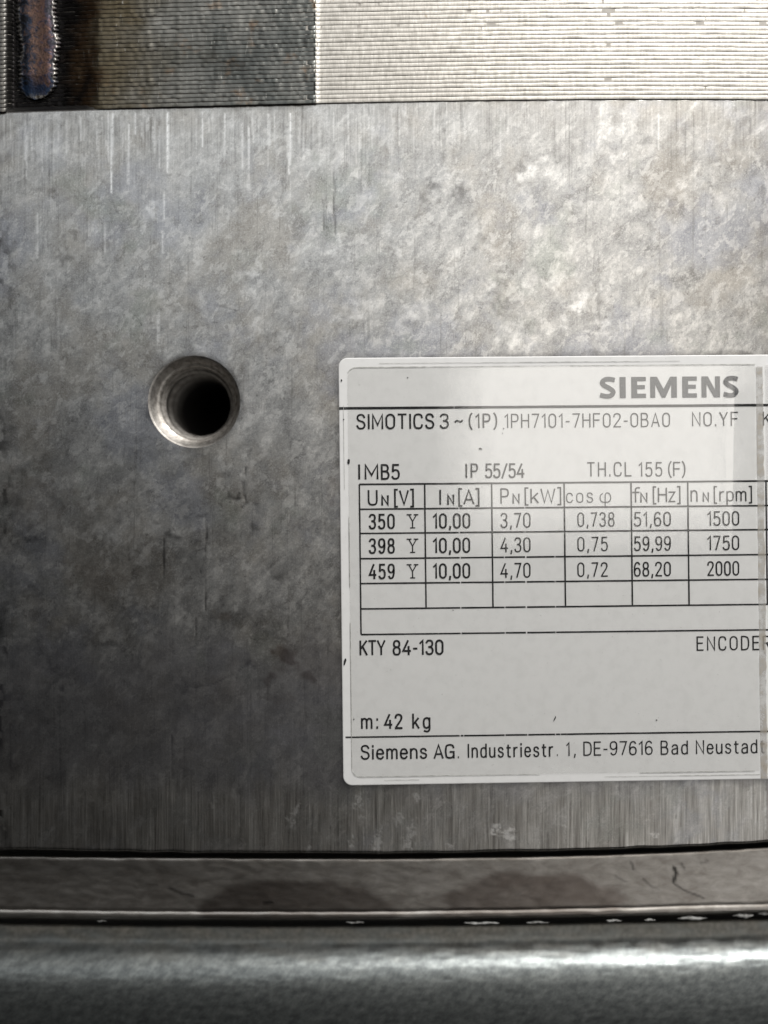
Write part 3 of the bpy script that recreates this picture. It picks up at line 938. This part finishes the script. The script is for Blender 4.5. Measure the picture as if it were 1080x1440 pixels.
def stad(x0, x1, y0, y1, a0=0, a1=360, n=22):
    rx = (x1 - x0) / 2; cx = (x0 + x1) / 2
    ry = min(rx * 1.1, (y1 - y0) / 2)
    pts = []
    for i in range(n + 1):
        a = math.radians(a0 + (a1 - a0) * i / n)
        s = math.sin(a)
        cy = (y1 - ry) if s > 1e-6 else ((y0 + ry) if s < -1e-6 else None)
        if cy is None:
            cy = (y1 - ry) if (i == 0) == (a0 % 360 == 0) else (y1 - ry)
        pts.append((cx + rx * math.cos(a), cy + ry * s))
    return pts


G = {
 '0': (.50, [(L_, stad(0, .5, 0, 1))]),
 'O': (.54, [(L_, stad(0, .54, 0, 1))]),
 '1': (.22, [(L_, [(0, .80), (.20, 1), (.20, 0)])]),
 '2': (.50, [(S_, [(.01, .76), (.06, .93), (.25, 1), (.44, .92), (.48, .74), (.40, .55), (.20, .28), (.02, .02)]), (L_, [(.0, 0.0), (.51, 0.0)])]),
 '3': (.48, [(S_, [(.01, .84), (.10, .97), (.24, 1), (.40, .95), (.46, .77), (.38, .58), (.20, .53)]), (S_, [(.20, .53), (.40, .47), (.48, .27), (.40, .06), (.23, 0), (.07, .04), (0, .18)])]),
 '4': (.54, [(L_, [(.36, 1), (.0, .26), (.54, .26)]), (L_, [(.41, .58), (.41, 0)])]),
 '5': (.48, [(L_, [(.45, 1), (.07, 1), (.04, .53)]), (S_, [(.04, .53), (.13, .60), (.26, .63), (.42, .55), (.48, .32), (.42, .08), (.24, 0), (.07, .04), (0, .16)])]),
 '6': (.48, [(S_, [(.44, .86), (.36, .97), (.25, 1), (.10, .92), (.02, .70), (0, .45), (.02, .15), (.12, .02), (.25, 0), (.41, .06), (.48, .28), (.42, .50), (.26, .58), (.10, .52), (.01, .36)])]),
 '7': (.48, [(L_, [(0, 1), (.48, 1), (.16, 0)])]),
 '8': (.48, [(S_, [(.24, .54), (.08, .60), (.03, .77), (.09, .95), (.24, 1), (.39, .95), (.45, .77), (.40, .60), (.24, .54)]), (S_, [(.24, .54), (.07, .47), (0, .27), (.07, .05), (.24, 0), (.41, .05), (.48, .27), (.41, .47), (.24, .54)])]),
 '9': (.48, [(S_, [(.04, .14), (.12, .03), (.23, 0), (.38, .08), (.46, .30), (.48, .55), (.46, .85), (.36, .98), (.23, 1), (.07, .94), (0, .72), (.06, .50), (.22, .42), (.38, .48), (.47, .64)])]),
 'A': (.56, [(L_, [(0, 0), (.28, 1), (.56, 0)]), (L_, [(.10, .30), (.46, .30)])]),
 'B': (.50, [(L_, [(0, 0), (0, 1)]), (S_, [(0, 1), (.2, 1), (.38, .96), (.45, .77), (.38, .58), (.22, .54), (0, .54)]), (S_, [(.2, .54), (.40, .49), (.50, .28), (.42, .05), (.22, 0), (0, 0)])]),
 'C': (.52, [(S_, [(.52, .76), (.46, .94), (.27, 1), (.07, .93), (.01, .72), (0, .5), (.01, .28), (.07, .07), (.27, 0), (.46, .06), (.52, .24)])]),
 'D': (.54, [(L_, [(0, 0), (0, 1)]), (S_, [(0, 1), (.24, 1), (.45, .92), (.53, .70), (.54, .5), (.53, .30), (.45, .08), (.24, 0), (0, 0)])]),
 'E': (.46, [(L_, [(.46, 1), (0, 1), (0, 0), (.46, 0)]), (L_, [(0, .53), (.40, .53)])]),
 'F': (.46, [(L_, [(.46, 1), (0, 1), (0, 0)]), (L_, [(0, .52), (.42, .52)])]),
 'G': (.56, [(S_, [(.53, .78), (.46, .95), (.28, 1), (.07, .93), (.01, .72), (0, .5), (.01, .28), (.07, .07), (.28, 0), (.44, .05), (.54, .20)]), (L_, [(.54, 0), (.54, .46), (.30, .46)])]),
 'H': (.52, [(L_, [(0, 0), (0, 1)]), (L_, [(.52, 0), (.52, 1)]), (L_, [(0, .52), (.52, .52)])]),
 'I': (.02, [(L_, [(.01, 0), (.01, 1)])]),
 'K': (.50, [(L_, [(0, 0), (0, 1)]), (L_, [(.48, 1), (.02, .42)]), (L_, [(.17, .60), (.50, 0)])]),
 'L': (.44, [(L_, [(0, 1), (0, 0), (.44, 0)])]),
 'M': (.64, [(L_, [(0, 0), (0, 1), (.32, .25), (.64, 1), (.64, 0)])]),
 'N': (.54, [(L_, [(0, 0), (0, 1), (.54, 0), (.54, 1)])]),
 'P': (.48, [(L_, [(0, 0), (0, 1)]), (S_, [(0, 1), (.24, 1), (.42, .94), (.48, .73), (.42, .52), (.24, .46), (0, .46)])]),
 'R': (.50, [(L_, [(0, 0), (0, 1)]), (S_, [(0, 1), (.24, 1), (.42, .94), (.48, .74), (.42, .54), (.24, .48), (0, .48)]), (L_, [(.26, .48), (.50, 0)])]),
 'S': (.50, [(S_, [(.48, .80), (.40, .95), (.25, 1), (.08, .94), (.02, .76), (.09, .60), (.25, .53), (.42, .45), (.50, .25), (.42, .06), (.25, 0), (.08, .05), (0, .21)])]),
 'T': (.52, [(L_, [(0, 1), (.52, 1)]), (L_, [(.26, 1), (.26, 0)])]),
 'U': (.52, [(L_, [(0, 1), (0, .26), (.03, .12), (.10, .03), (.26, 0), (.42, .03), (.49, .12), (.52, .26), (.52, 1)])]),
 'V': (.54, [(L_, [(0, 1), (.27, 0), (.54, 1)])]),
 'W': (.78, [(L_, [(0, 1), (.19, 0), (.39, .92), (.59, 0), (.78, 1)])]),
 'Y': (.54, [(L_, [(0, 1), (.27, .45), (.54, 1)]), (L_, [(.27, .45), (.27, 0)])]),
 'a': (.42, [(S_, [(.03, .56), (.10, .68), (.22, .71), (.36, .66), (.41, .50), (.41, .25), (.41, 0)]), (S_, [(.41, .42), (.22, .40), (.05, .33), (0, .18), (.06, .03), (.20, 0), (.34, .05), (.41, .17)])]),
 'c': (.40, [(S_, [(.40, .52), (.33, .66), (.20, .70), (.05, .62), (0, .36), (.05, .08), (.20, 0), (.33, .04), (.40, .18)])]),
 'd': (.42, [(L_, [(.42, 0), (.42, 1)]), (S_, [(.42, .55), (.33, .68), (.20, .71), (.05, .62), (0, .36), (.05, .08), (.20, 0), (.33, .04), (.42, .17)])]),
 'e': (.42, [(S_, [(.01, .38), (.41, .38), (.40, .55), (.33, .67), (.20, .71), (.06, .63), (0, .37), (.05, .09), (.21, 0), (.34, .04), (.41, .15)])]),
 'f': (.30, [(S_, [(.30, 1), (.20, 1.0), (.13, .92), (.12, .70), (.12, .4), (.12, 0)]), (L_, [(0, .68), (.28, .68)])]),
 'g': (.42, [(S_, [(.42, .55), (.33, .68), (.20, .71), (.05, .62), (0, .36), (.05, .08), (.20, 0), (.33, .04), (.42, .17)]), (S_, [(.42, .71), (.42, .3), (.42, -.08), (.35, -.23), (.20, -.27), (.05, -.22)])]),
 'i': (.02, [(L_, [(.01, 0), (.01, .70)]), (L_, [(.01, .90), (.01, 1.0)])]),
 'k': (.40, [(L_, [(0, 0), (0, 1)]), (L_, [(.37, .70), (.02, .27)]), (L_, [(.14, .43), (.40, 0)])]),
 'm': (.66, [(L_, [(0, 0), (0, .71)]), (S_, [(0, .50), (.08, .66), (.18, .71), (.30, .64), (.33, .48), (.33, .25), (.33, 0)]), (S_, [(.33, .50), (.41, .66), (.51, .71), (.63, .64), (.66, .48), (.66, .25), (.66, 0)])]),
 'n': (.40, [(L_, [(0, 0), (0, .71)]), (S_, [(0, .50), (.09, .66), (.21, .71), (.35, .64), (.40, .46), (.40, .25), (.40, 0)])]),
 'o': (.42, [(L_, stad(0, .42, 0, .70))]),
 'p': (.42, [(L_, [(0, -.27), (0, .71)]), (S_, [(0, .55), (.09, .68), (.22, .71), (.37, .62), (.42, .36), (.37, .08), (.22, 0), (.09, .04), (0, .17)])]),
 'r': (.26, [(L_, [(0, 0), (0, .71)]), (S_, [(0, .48), (.08, .64), (.16, .70), (.26, .70)])]),
 's': (.38, [(S_, [(.36, .56), (.30, .67), (.19, .71), (.06, .67), (.02, .54), (.08, .42), (.20, .37), (.33, .31), (.38, .18), (.31, .04), (.18, 0), (.06, .04), (0, .15)])]),
 't': (.28, [(S_, [(.11, .90), (.11, .5), (.11, .16), (.15, .03), (.28, 0)]), (L_, [(0, .69), (.28, .69)])]),
 'u': (.40, [(S_, [(0, .71), (0, .45), (0, .20), (.06, .04), (.19, 0), (.32, .06), (.40, .22)]), (L_, [(.40, 0), (.40, .71)])]),
 'z': (.38, [(L_, [(0, .70), (.38, .70), (0, 0), (.38, 0)])]),
 '-': (.24, [(L_, [(0, .42), (.24, .42)])]),
 '~': (.34, [(S_, [(0, .38), (.07, .48), (.17, .44), (.27, .40), (.34, .50)])]),
 '.': (.04, [(L_, [(.02, -.02), (.02, .09)])]),
 ',': (.08, [(L_, [(.07, .10), (.02, -.14)])]),
 ':': (.04, [(L_, [(.02, 0), (.02, .10)]), (L_, [(.02, .58), (.02, .68)])]),
 '/': (.40, [(L_, [(0, -.05), (.40, 1.02)])]),
 '(': (.18, [(S_, [(.18, 1.08), (.05, .85), (0, .48), (.05, .1), (.18, -.14)])]),
 ')': (.18, [(S_, [(0, 1.08), (.13, .85), (.18, .48), (.13, .1), (0, -.14)])]),
 '[': (.16, [(L_, [(.16, 1.10), (0, 1.10), (0, -.16), (.16, -.16)])]),
 ']': (.16, [(L_, [(0, 1.10), (.16, 1.10), (.16, -.16), (0, -.16)])]),
 'ph': (.50, [(S_, [(.12, .66), (.03, .52), (0, .33), (.06, .07), (.24, 0), (.43, .06), (.50, .34), (.44, .62), (.33, .70), (.25, .58), (.24, .3), (.23, -.27)])]),
 'Ys': (.66, [(L_, [(.12, .985), (.33, .48), (.56, .985)]), (L_, [(.33, .50), (.33, .02)]), (L_, [(0, 1.0), (.25, 1.0)]), (L_, [(.43, 1.0), (.66, 1.0)]), (L_, [(.20, 0), (.46, 0)])]),
}


def catmull(pts, n=5):
    p = [pts[0]] + list(pts) + [pts[-1]]
    out = []
    for i in range(1, len(p) - 2):
        for k in range(n):
            t = k / n
            q = []
            for a in (0, 1):
                p0, p1, p2, p3 = p[i - 1][a], p[i][a], p[i + 1][a], p[i + 2][a]
                q.append(0.5 * (2 * p1 + (p2 - p0) * t + (2 * p0 - 5 * p1 + 4 * p2 - p3) * t * t + (3 * p1 - p0 - 3 * p2 + p3) * t ** 3))
            out.append(tuple(q))
    out.append(tuple(pts[-1]))
    return out


def ribbon(V, F, pts, wd, d, cap=True):
    pts = [p for i, p in enumerate(pts) if i == 0 or math.dist(p, pts[i - 1]) > 0.05]
    if len(pts) < 2:
        return
    closed = math.dist(pts[0], pts[-1]) < 0.3 and len(pts) > 6
    if closed:
        pts = pts[:-1]
    n = len(pts)
    if cap and not closed:
        def ext(a, b):
            L = math.dist(a, b)
            return (a[0] + (a[0] - b[0]) / L * wd * .30, a[1] + (a[1] - b[1]) / L * wd * .30)
        pts = [ext(pts[0], pts[1])] + pts[1:-1] + [ext(pts[-1], pts[-2])]
    b0 = len(V)
    for i in range(n):
        a = pts[i - 1] if (i > 0 or closed) else pts[i]
        c = pts[(i + 1) % n] if (i < n - 1 or closed) else pts[i]
        p = pts[i]
        def nrm(q, r):
            dx, dy = r[0] - q[0], r[1] - q[1]
            L = math.hypot(dx, dy)
            return (-dy / L, dx / L) if L > 1e-9 else None
        n1, n2 = nrm(a, p), nrm(p, c)
        n1 = n1 or n2; n2 = n2 or n1
        mx, my = n1[0] + n2[0], n1[1] + n2[1]
        L = math.hypot(mx, my)
        if L < 0.2:
            mx, my, s = n1[0], n1[1], 1.0
        else:
            mx, my = mx / L, my / L
            s = min(1.9, 1.0 / max(0.35, mx * n1[0] + my * n1[1]))
        h = wd / 2 * s
        V.append(Q(p[0] + mx * h, p[1] + my * h, d)); V.append(Q(p[0] - mx * h, p[1] - my * h, d))
    for i in range(n if closed else n - 1):
        j = (i + 1) % n
        F.append((b0 + 2 * i, b0 + 2 * j, b0 + 2 * j + 1, b0 + 2 * i + 1))


def glyphs(s):
    out = []
    i = 0
    while i < len(s):
        if s[i] == '{':
            j = s.index('}', i); out.append(s[i + 1:j]); i = j + 1
        else:
            out.append(s[i]); i += 1
    return out


def text(s, x0, x1, base, cap, wd=2.2, gap=.17, space=.42, name="printed_text", flat=True):
    """stroke lettering fitted between x0 and x1.  base = baseline measured where the text begins"""
    if flat:                                     # measured on the crooked plate: back to the level drawing
        base = base + (x0 - 500) * (0.0088 + max(-0.001, (base - 700) * 0.0000165))
        sh = (base - 690) * 0.0115
        x0 -= sh; x1 -= sh
    gl = glyphs(s)
    gap = gap * 1.55 + 0.02
    wd *= 1.12 if x0 < 690 else 0.90
    w = 0
    place = []
    for i, g in enumerate(gl):
        if g == ' ':
            w += space
            continue
        place.append((g, w)); w += G[g][0] + gap
    w -= gap
    sx = (x1 - x0) / w
    V = []; F = []
    lv = 0
    for g, off_ in place:
        for q, (kind, pts) in enumerate(G[g][1]):
            p = catmull(pts) if kind == S_ else pts
            p = [(x0 + (off_ + a) * sx, base - b * cap) for a, b in p]
            lv = (lv + 1) % 5
            ribbon(V, F, p, wd, D_INK - 0.004 * lv)
    return link(name, mesh(name, V, F), M['ink'], plate)


text("SIMOTICS", 502.5, 609.5, 603, 19.5, 2.4, .16)
text("3", 619.5, 630, 602, 19, 2.4); text("~", 640, 650, 601, 19, 2.4)
text("(1P)", 660, 698, 601.5, 18.5, 2.1, .2)
text("1PH7101-7HF02-0BA0", 710, 941, 601.5, 18.5, 1.9, .17)
text("NO.YF", 973.5, 1036.5, 599, 18.5, 2.0, .18)
text("K", 1073, 1083, 598, 18.5, 2.0)
text("IM", 505, 531, 673.5, 19.5, 2.5, .2); text("B5", 537, 561, 673.5, 19.5, 2.5, .16)
text("IP", 655.5, 671, 671.5, 18.5, 2.2, .25); text("55/54", 683, 736.5, 671.5, 18.5, 2.2, .12)
text("TH.CL", 826, 887, 669.6, 18.8, 2.1, .2); text("155", 898.5, 930, 669.6, 18.8, 2.1, .2); text("(F)", 940, 962.5, 669, 18.5, 2.1, .12)
# table head
HB, HC_ = 709.6, 20
def head(big, bx0, bx1, sub_x0, sub_x1, br_s, br0, br1, b):
    text(big, bx0, bx1, b, HC_, 2.3)
    text("N", sub_x0, sub_x1, b, 12.5, 2.7)
    text(br_s, br0, br1, b - .5, 19, 2.3, .10)
head("U", 518.5, 530, 537.5, 545.5, "[V]", 555.5, 581, 710)
text("I", 618.7, 619.3, 709, 19.5, 2.3); text("N", 630, 637.5, 709, 12.5, 2.7); text("[A]", 645.5, 673, 708.5, 19, 2.2, .08)
head("P", 704.5, 714.5, 721.5, 729.5, "[kW]", 738.5, 788, 707.6)
text("cos", 796.5, 833, 706.6, 18.5, 1.7, .18); text("{ph}", 843.5, 858.5, 706.4, 19, 1.6)
head("f", 889.5, 899, 901, 909, "[Hz]", 918.5, 955.5, 706)
text("n", 971.5, 979.5, 705, 21, 2.2); text("N", 988.5, 995.5, 705, 12, 2.5); text("[rpm]", 1004, 1056, 704.6, 18.5, 2.1, .14)
for (b, v) in ((743.2, ("350", "10,00", "3,70", "0,738", "51,60", "1500")), (777.6, ("398", "10,00", "4,30", "0,75", "59,99", "1750")), (813.4, ("459", "10,00", "4,70", "0,72", "68,20", "2000"))):
    e4 = 863 if len(v[3]) == 5 else 853.5
    text(v[0], 520, 554, b, 19.3, 2.5, .2)
    text("{Ys}", 572.5, 588, b - .8, 18.6, 1.5)
    text(v[1], 610, 660, b - .8, 19.3, 2.4, .17)
    text(v[2], 704.5, 745, b - 1.6, 19.3, 2.3, .17)
    text(v[3], 812.5, e4, b - 3, 18.8, 2.1, .19)
    text(v[4], 892, 942, b - 3.6, 18.8, 2.4, .17)
    text(v[5], 995, 1038, b - 4.6, 18.8, 2.4, .17)
text("KTY", 507, 541, 920.4, 19.2, 2.4, .10); text("84-130", 553.5, 622.5, 920.2, 19.2, 2.5, .15)
text("ENCODER", 980, 1082, 914, 18.5, 2.2, .22)
text("m:", 509, 531, 1023.8, 19.2, 2.3, .22); text("42", 541.5, 565, 1023.6, 19, 2.5, .18); text("kg", 581, 604, 1023.2, 19.4, 2.4, .22)
text("Siemens", 508.5, 599.5, 1066.8, 18.6, 2.3, .16); text("AG", 611, 638.5, 1065.5, 18.4, 2.3, .12); text(".", 644, 645, 1065, 18, 1.4)
text("Industriestr", 658.5, 777, 1064.5, 18.4, 2.0, .19); text(".", 783, 784, 1062, 18, 1.3); text("1,", 797, 808.5, 1062, 18, 2.1, .3)
text("DE-97616", 821, 916.5, 1061.4, 18.2, 2.1, .15); text("Bad", 929.5, 966, 1060, 18.2, 2.2, .2); text("Neustadt", 979, 1074, 1059.2, 18.2, 2.2, .18)


# heavy maker's wordmark, top right
def wordmark():
    V = []; F = []
    cap = 29.5; base = 560.2
    b = base + (843 - 500) * (0.0088 + max(-0.001, (base - 700) * 0.0000165))
    sh = (b - 690) * 0.0115
    def X(x): return x - sh
    def Yc(y): return b - y * cap
    def poly(pts): flat_poly(V, F, [(X(x), Yc(y)) for x, y in pts], D_INK - 0.01)
    def E(x, w_):
        t = .235; s = 8.2
        poly([(x, 0), (x, 1), (x + w_, 1), (x + w_, 1 - .2), (x + s, 1 - .2), (x + s, .61), (x + w_ * .93, .61), (x + w_ * .93, .42), (x + s, .42), (x + s, .2), (x + w_, .2), (x + w_, 0)])
    def Sx(x, w_):
        pts = [(x + w_ * .93, .855), (x + w_ * .62, .905), (x + w_ * .34, .88), (x + w_ * .17, .74), (x + w_ * .30, .60), (x + w_ * .60, .47), (x + w_ * .83, .30), (x + w_ * .70, .125), (x + w_ * .40, .09), (x + w_ * .04, .15)]
        ribbon(V, F, [(X(a), Yc(c)) for a, c in catmull(pts, 6)], 6.6, D_INK - 0.01, False)
    def I(x, s): poly([(x, 0), (x, 1), (x + s, 1), (x + s, 0)])
    Sx(842.5, 23.5)
    I(871, 8.6)
    E(887.5, 20.5)
    x = 914; w_ = 37.5
    poly([(x, 0), (x, 1), (x + 9.5, 1), (x + w_ * .5, .42), (x + w_ - 9.5, 1), (x + w_, 1), (x + w_, 0), (x + w_ - 8, 0), (x + w_ - 8, .62), (x + w_ * .5 + 2.4, 0), (x + w_ * .5 - 2.6, 0), (x + 7, .62), (x + 7, 0)])
    E(959, 20.5)
    x = 986; w_ = 26
    poly([(x, 0), (x, 1), (x + 9, 1), (x + w_ - 7, .36), (x + w_ - 7, 1), (x + w_, 1), (x + w_, 0), (x + w_ - 8.5, 0), (x + 7, .64), (x + 7, 0)])
    Sx(1016, 22.5)
    me = mesh("wordmark", V, F)
    bm = bmesh.new(); bm.from_mesh(me)
    bmesh.ops.triangulate(bm, faces=bm.faces[:])
    bm.to_mesh(me); bm.free()
    link("wordmark", me, M['logo'], plate)


wordmark()


# ink specks
def speck(x, y, rx, ry, rot, seed):
    r = np.random.default_rng(seed)
    V = []; F = []
    pts = []
    for i in range(12):
        a = 2 * math.pi * i / 12
        k = r.uniform(.7, 1.15)
        u, v = rx * k * math.cos(a), ry * k * math.sin(a)
        pts.append((x + u * math.cos(rot) - v * math.sin(rot), y + u * math.sin(rot) + v * math.cos(rot)))
    flat_poly(V, F, pts, D_INK - 0.03)
    link("ink_speck", mesh("ink_speck", V, F), M['ink'], plate)


for i, a in enumerate(((490.8, 649, 1.8, 4.2, .1), (676, 632.5, 2.6, 1.2, .2), (482.5, 930, 1.7, 5.5, .3), (709, 604.5, 1.2, .9, 0), (707.5, 611, .8, .7, 0), (494, 1011, .8, 1.2, 0), (919, 1018, 1.3, .9, 0),
                       (635, 859.5, .8, .7, 0), (484.5, 590, .9, 1.2, 0), (482, 535, 1.2, 1.8, 0), (575, 532, .9, 1, 0), (776, 1014, .9, 4, .4))):
    speck(*a, 500 + i)

# ---- clear film over the plate: two lengths meeting at a grubby joint
D_FILM = -0.215


def build_film(x0, x1, seed, right_open=False):
    ya, yb = 517.5, 1091.5
    xs_ = np.unique(np.concatenate([np.linspace(x0, x1, int((x1 - x0) / 4) + 1), np.arange(1012, 1063, 1.5) if x0 < 1000 else [x0]]))
    ys_ = np.linspace(ya, yb, 150)
    X, Y = np.meshgrid(xs_, ys_)
    # rounded corners on the outer side
    r = 12.0
    for cyy, sgn in ((ya + r, -1), (yb - r, 1)):
        if not right_open:
            m = (X < x0 + r) & ((Y - cyy) * sgn > 0)
            lim = cyy + sgn * np.sqrt(np.clip(r * r - (x0 + r - X) ** 2, 0, None))
            Y = np.where(m, np.where(sgn > 0, np.minimum(Y, lim), np.maximum(Y, lim)), Y)
    d = D_FILM + 0.020 * (vnoise(X / 60 + 9, Y / 70 + 5, seed) - 0.5) + 0.006 * (vnoise(X / 22 + 9, Y / 25 + 5, seed + 1) - 0.5)
    # a lifted fold close to the joint
    fold = np.clip((Y - 540) / 30, 0, 1) * (0.35 + 0.65 * np.clip((930 - Y) / 160, 0, 1))
    pk = 1030 + 2.5 * np.sin(Y / 70.0)
    rise = np.clip((X - (pk - 9)) / 9, 0, 1); rise = rise * rise * (3 - 2 * rise)
    fall = np.clip((1062 - X) / (1062 - pk), 0, 1)
    d = d - 0.05 * fold * np.minimum(rise, 1) * fall
    V = np.array([[Q(x, y, dd) for x, y, dd in zip(a, b, c)] for a, b, c in zip(X, Y, d)])
    me = grid_mesh("clear_film", V, True)
    return link("clear_film", me, M['film'], plate)


build_film(490.5, 1063.0, 3)
build_film(1077.0, 1545.0, 8, True)


def strip(name, x0, x1, y0, y1, d, mat, n=60, jag=0.8, seed=2):
    ys_ = np.linspace(y0, y1, n)
    V = []; F = []
    r = np.random.default_rng(seed)
    for y in ys_:
        V.append(Q(x0 + r.uniform(-jag, jag) * .3, y, d)); V.append(Q(x1 + r.uniform(-jag, jag), y, d))
    for i in range(n - 1):
        F.append((2 * i, 2 * i + 2, 2 * i + 3, 2 * i + 1))
    return link(name, mesh(name, V, F), mat, plate)


strip("adhesive_residue", 1064.0, 1074.0, 520, 1103.0, -0.20, M['glue'])


def outline(name, pts, wd, d, mat, keep, seed):
    """thin broken line of grime along the film's border"""
    V = []; F = []
    r = np.random.default_rng(seed)
    dense = []
    for a, b in zip(pts[:-1], pts[1:]):
        n = max(1, int(math.dist(a, b) / 7))
        for i in range(n):
            dense.append((a[0] + (b[0] - a[0]) * i / n, a[1] + (b[1] - a[1]) * i / n))
    dense.append(pts[-1])
    i = 0
    while i < len(dense) - 2:
        L = int(r.integers(4, 22))
        run = dense[i:i + L + 1]
        if r.random() < keep and len(run) > 1:
            ribbon(V, F, run, wd * r.uniform(.6, 1.25), d, False)
        i += L
    o = link(name, mesh(name, V, F), mat, plate)
    o["kind"] = "stuff"
    return o


def border(x0, y0, x1, y1, r):
    p = rrect(x0, y0, x1, y1, r)
    n = len(p) // 4
    return [(x1, y0)] + p[3 * n:][::-1] + p[2 * n:3 * n][::-1] + [(x1, y1)]


bd = border(490.5, 517, 1063, 1092, 12)
outline("film_edge_line", bd, 1.0, -0.20, M['edge'], 0.9, 4)  # grey line drawn along the film's edge
outline("film_edge_line", border(484.5, 511.5, 1063, 1097, 9), 0.7, -0.19, M['edge'], 0.45, 12)
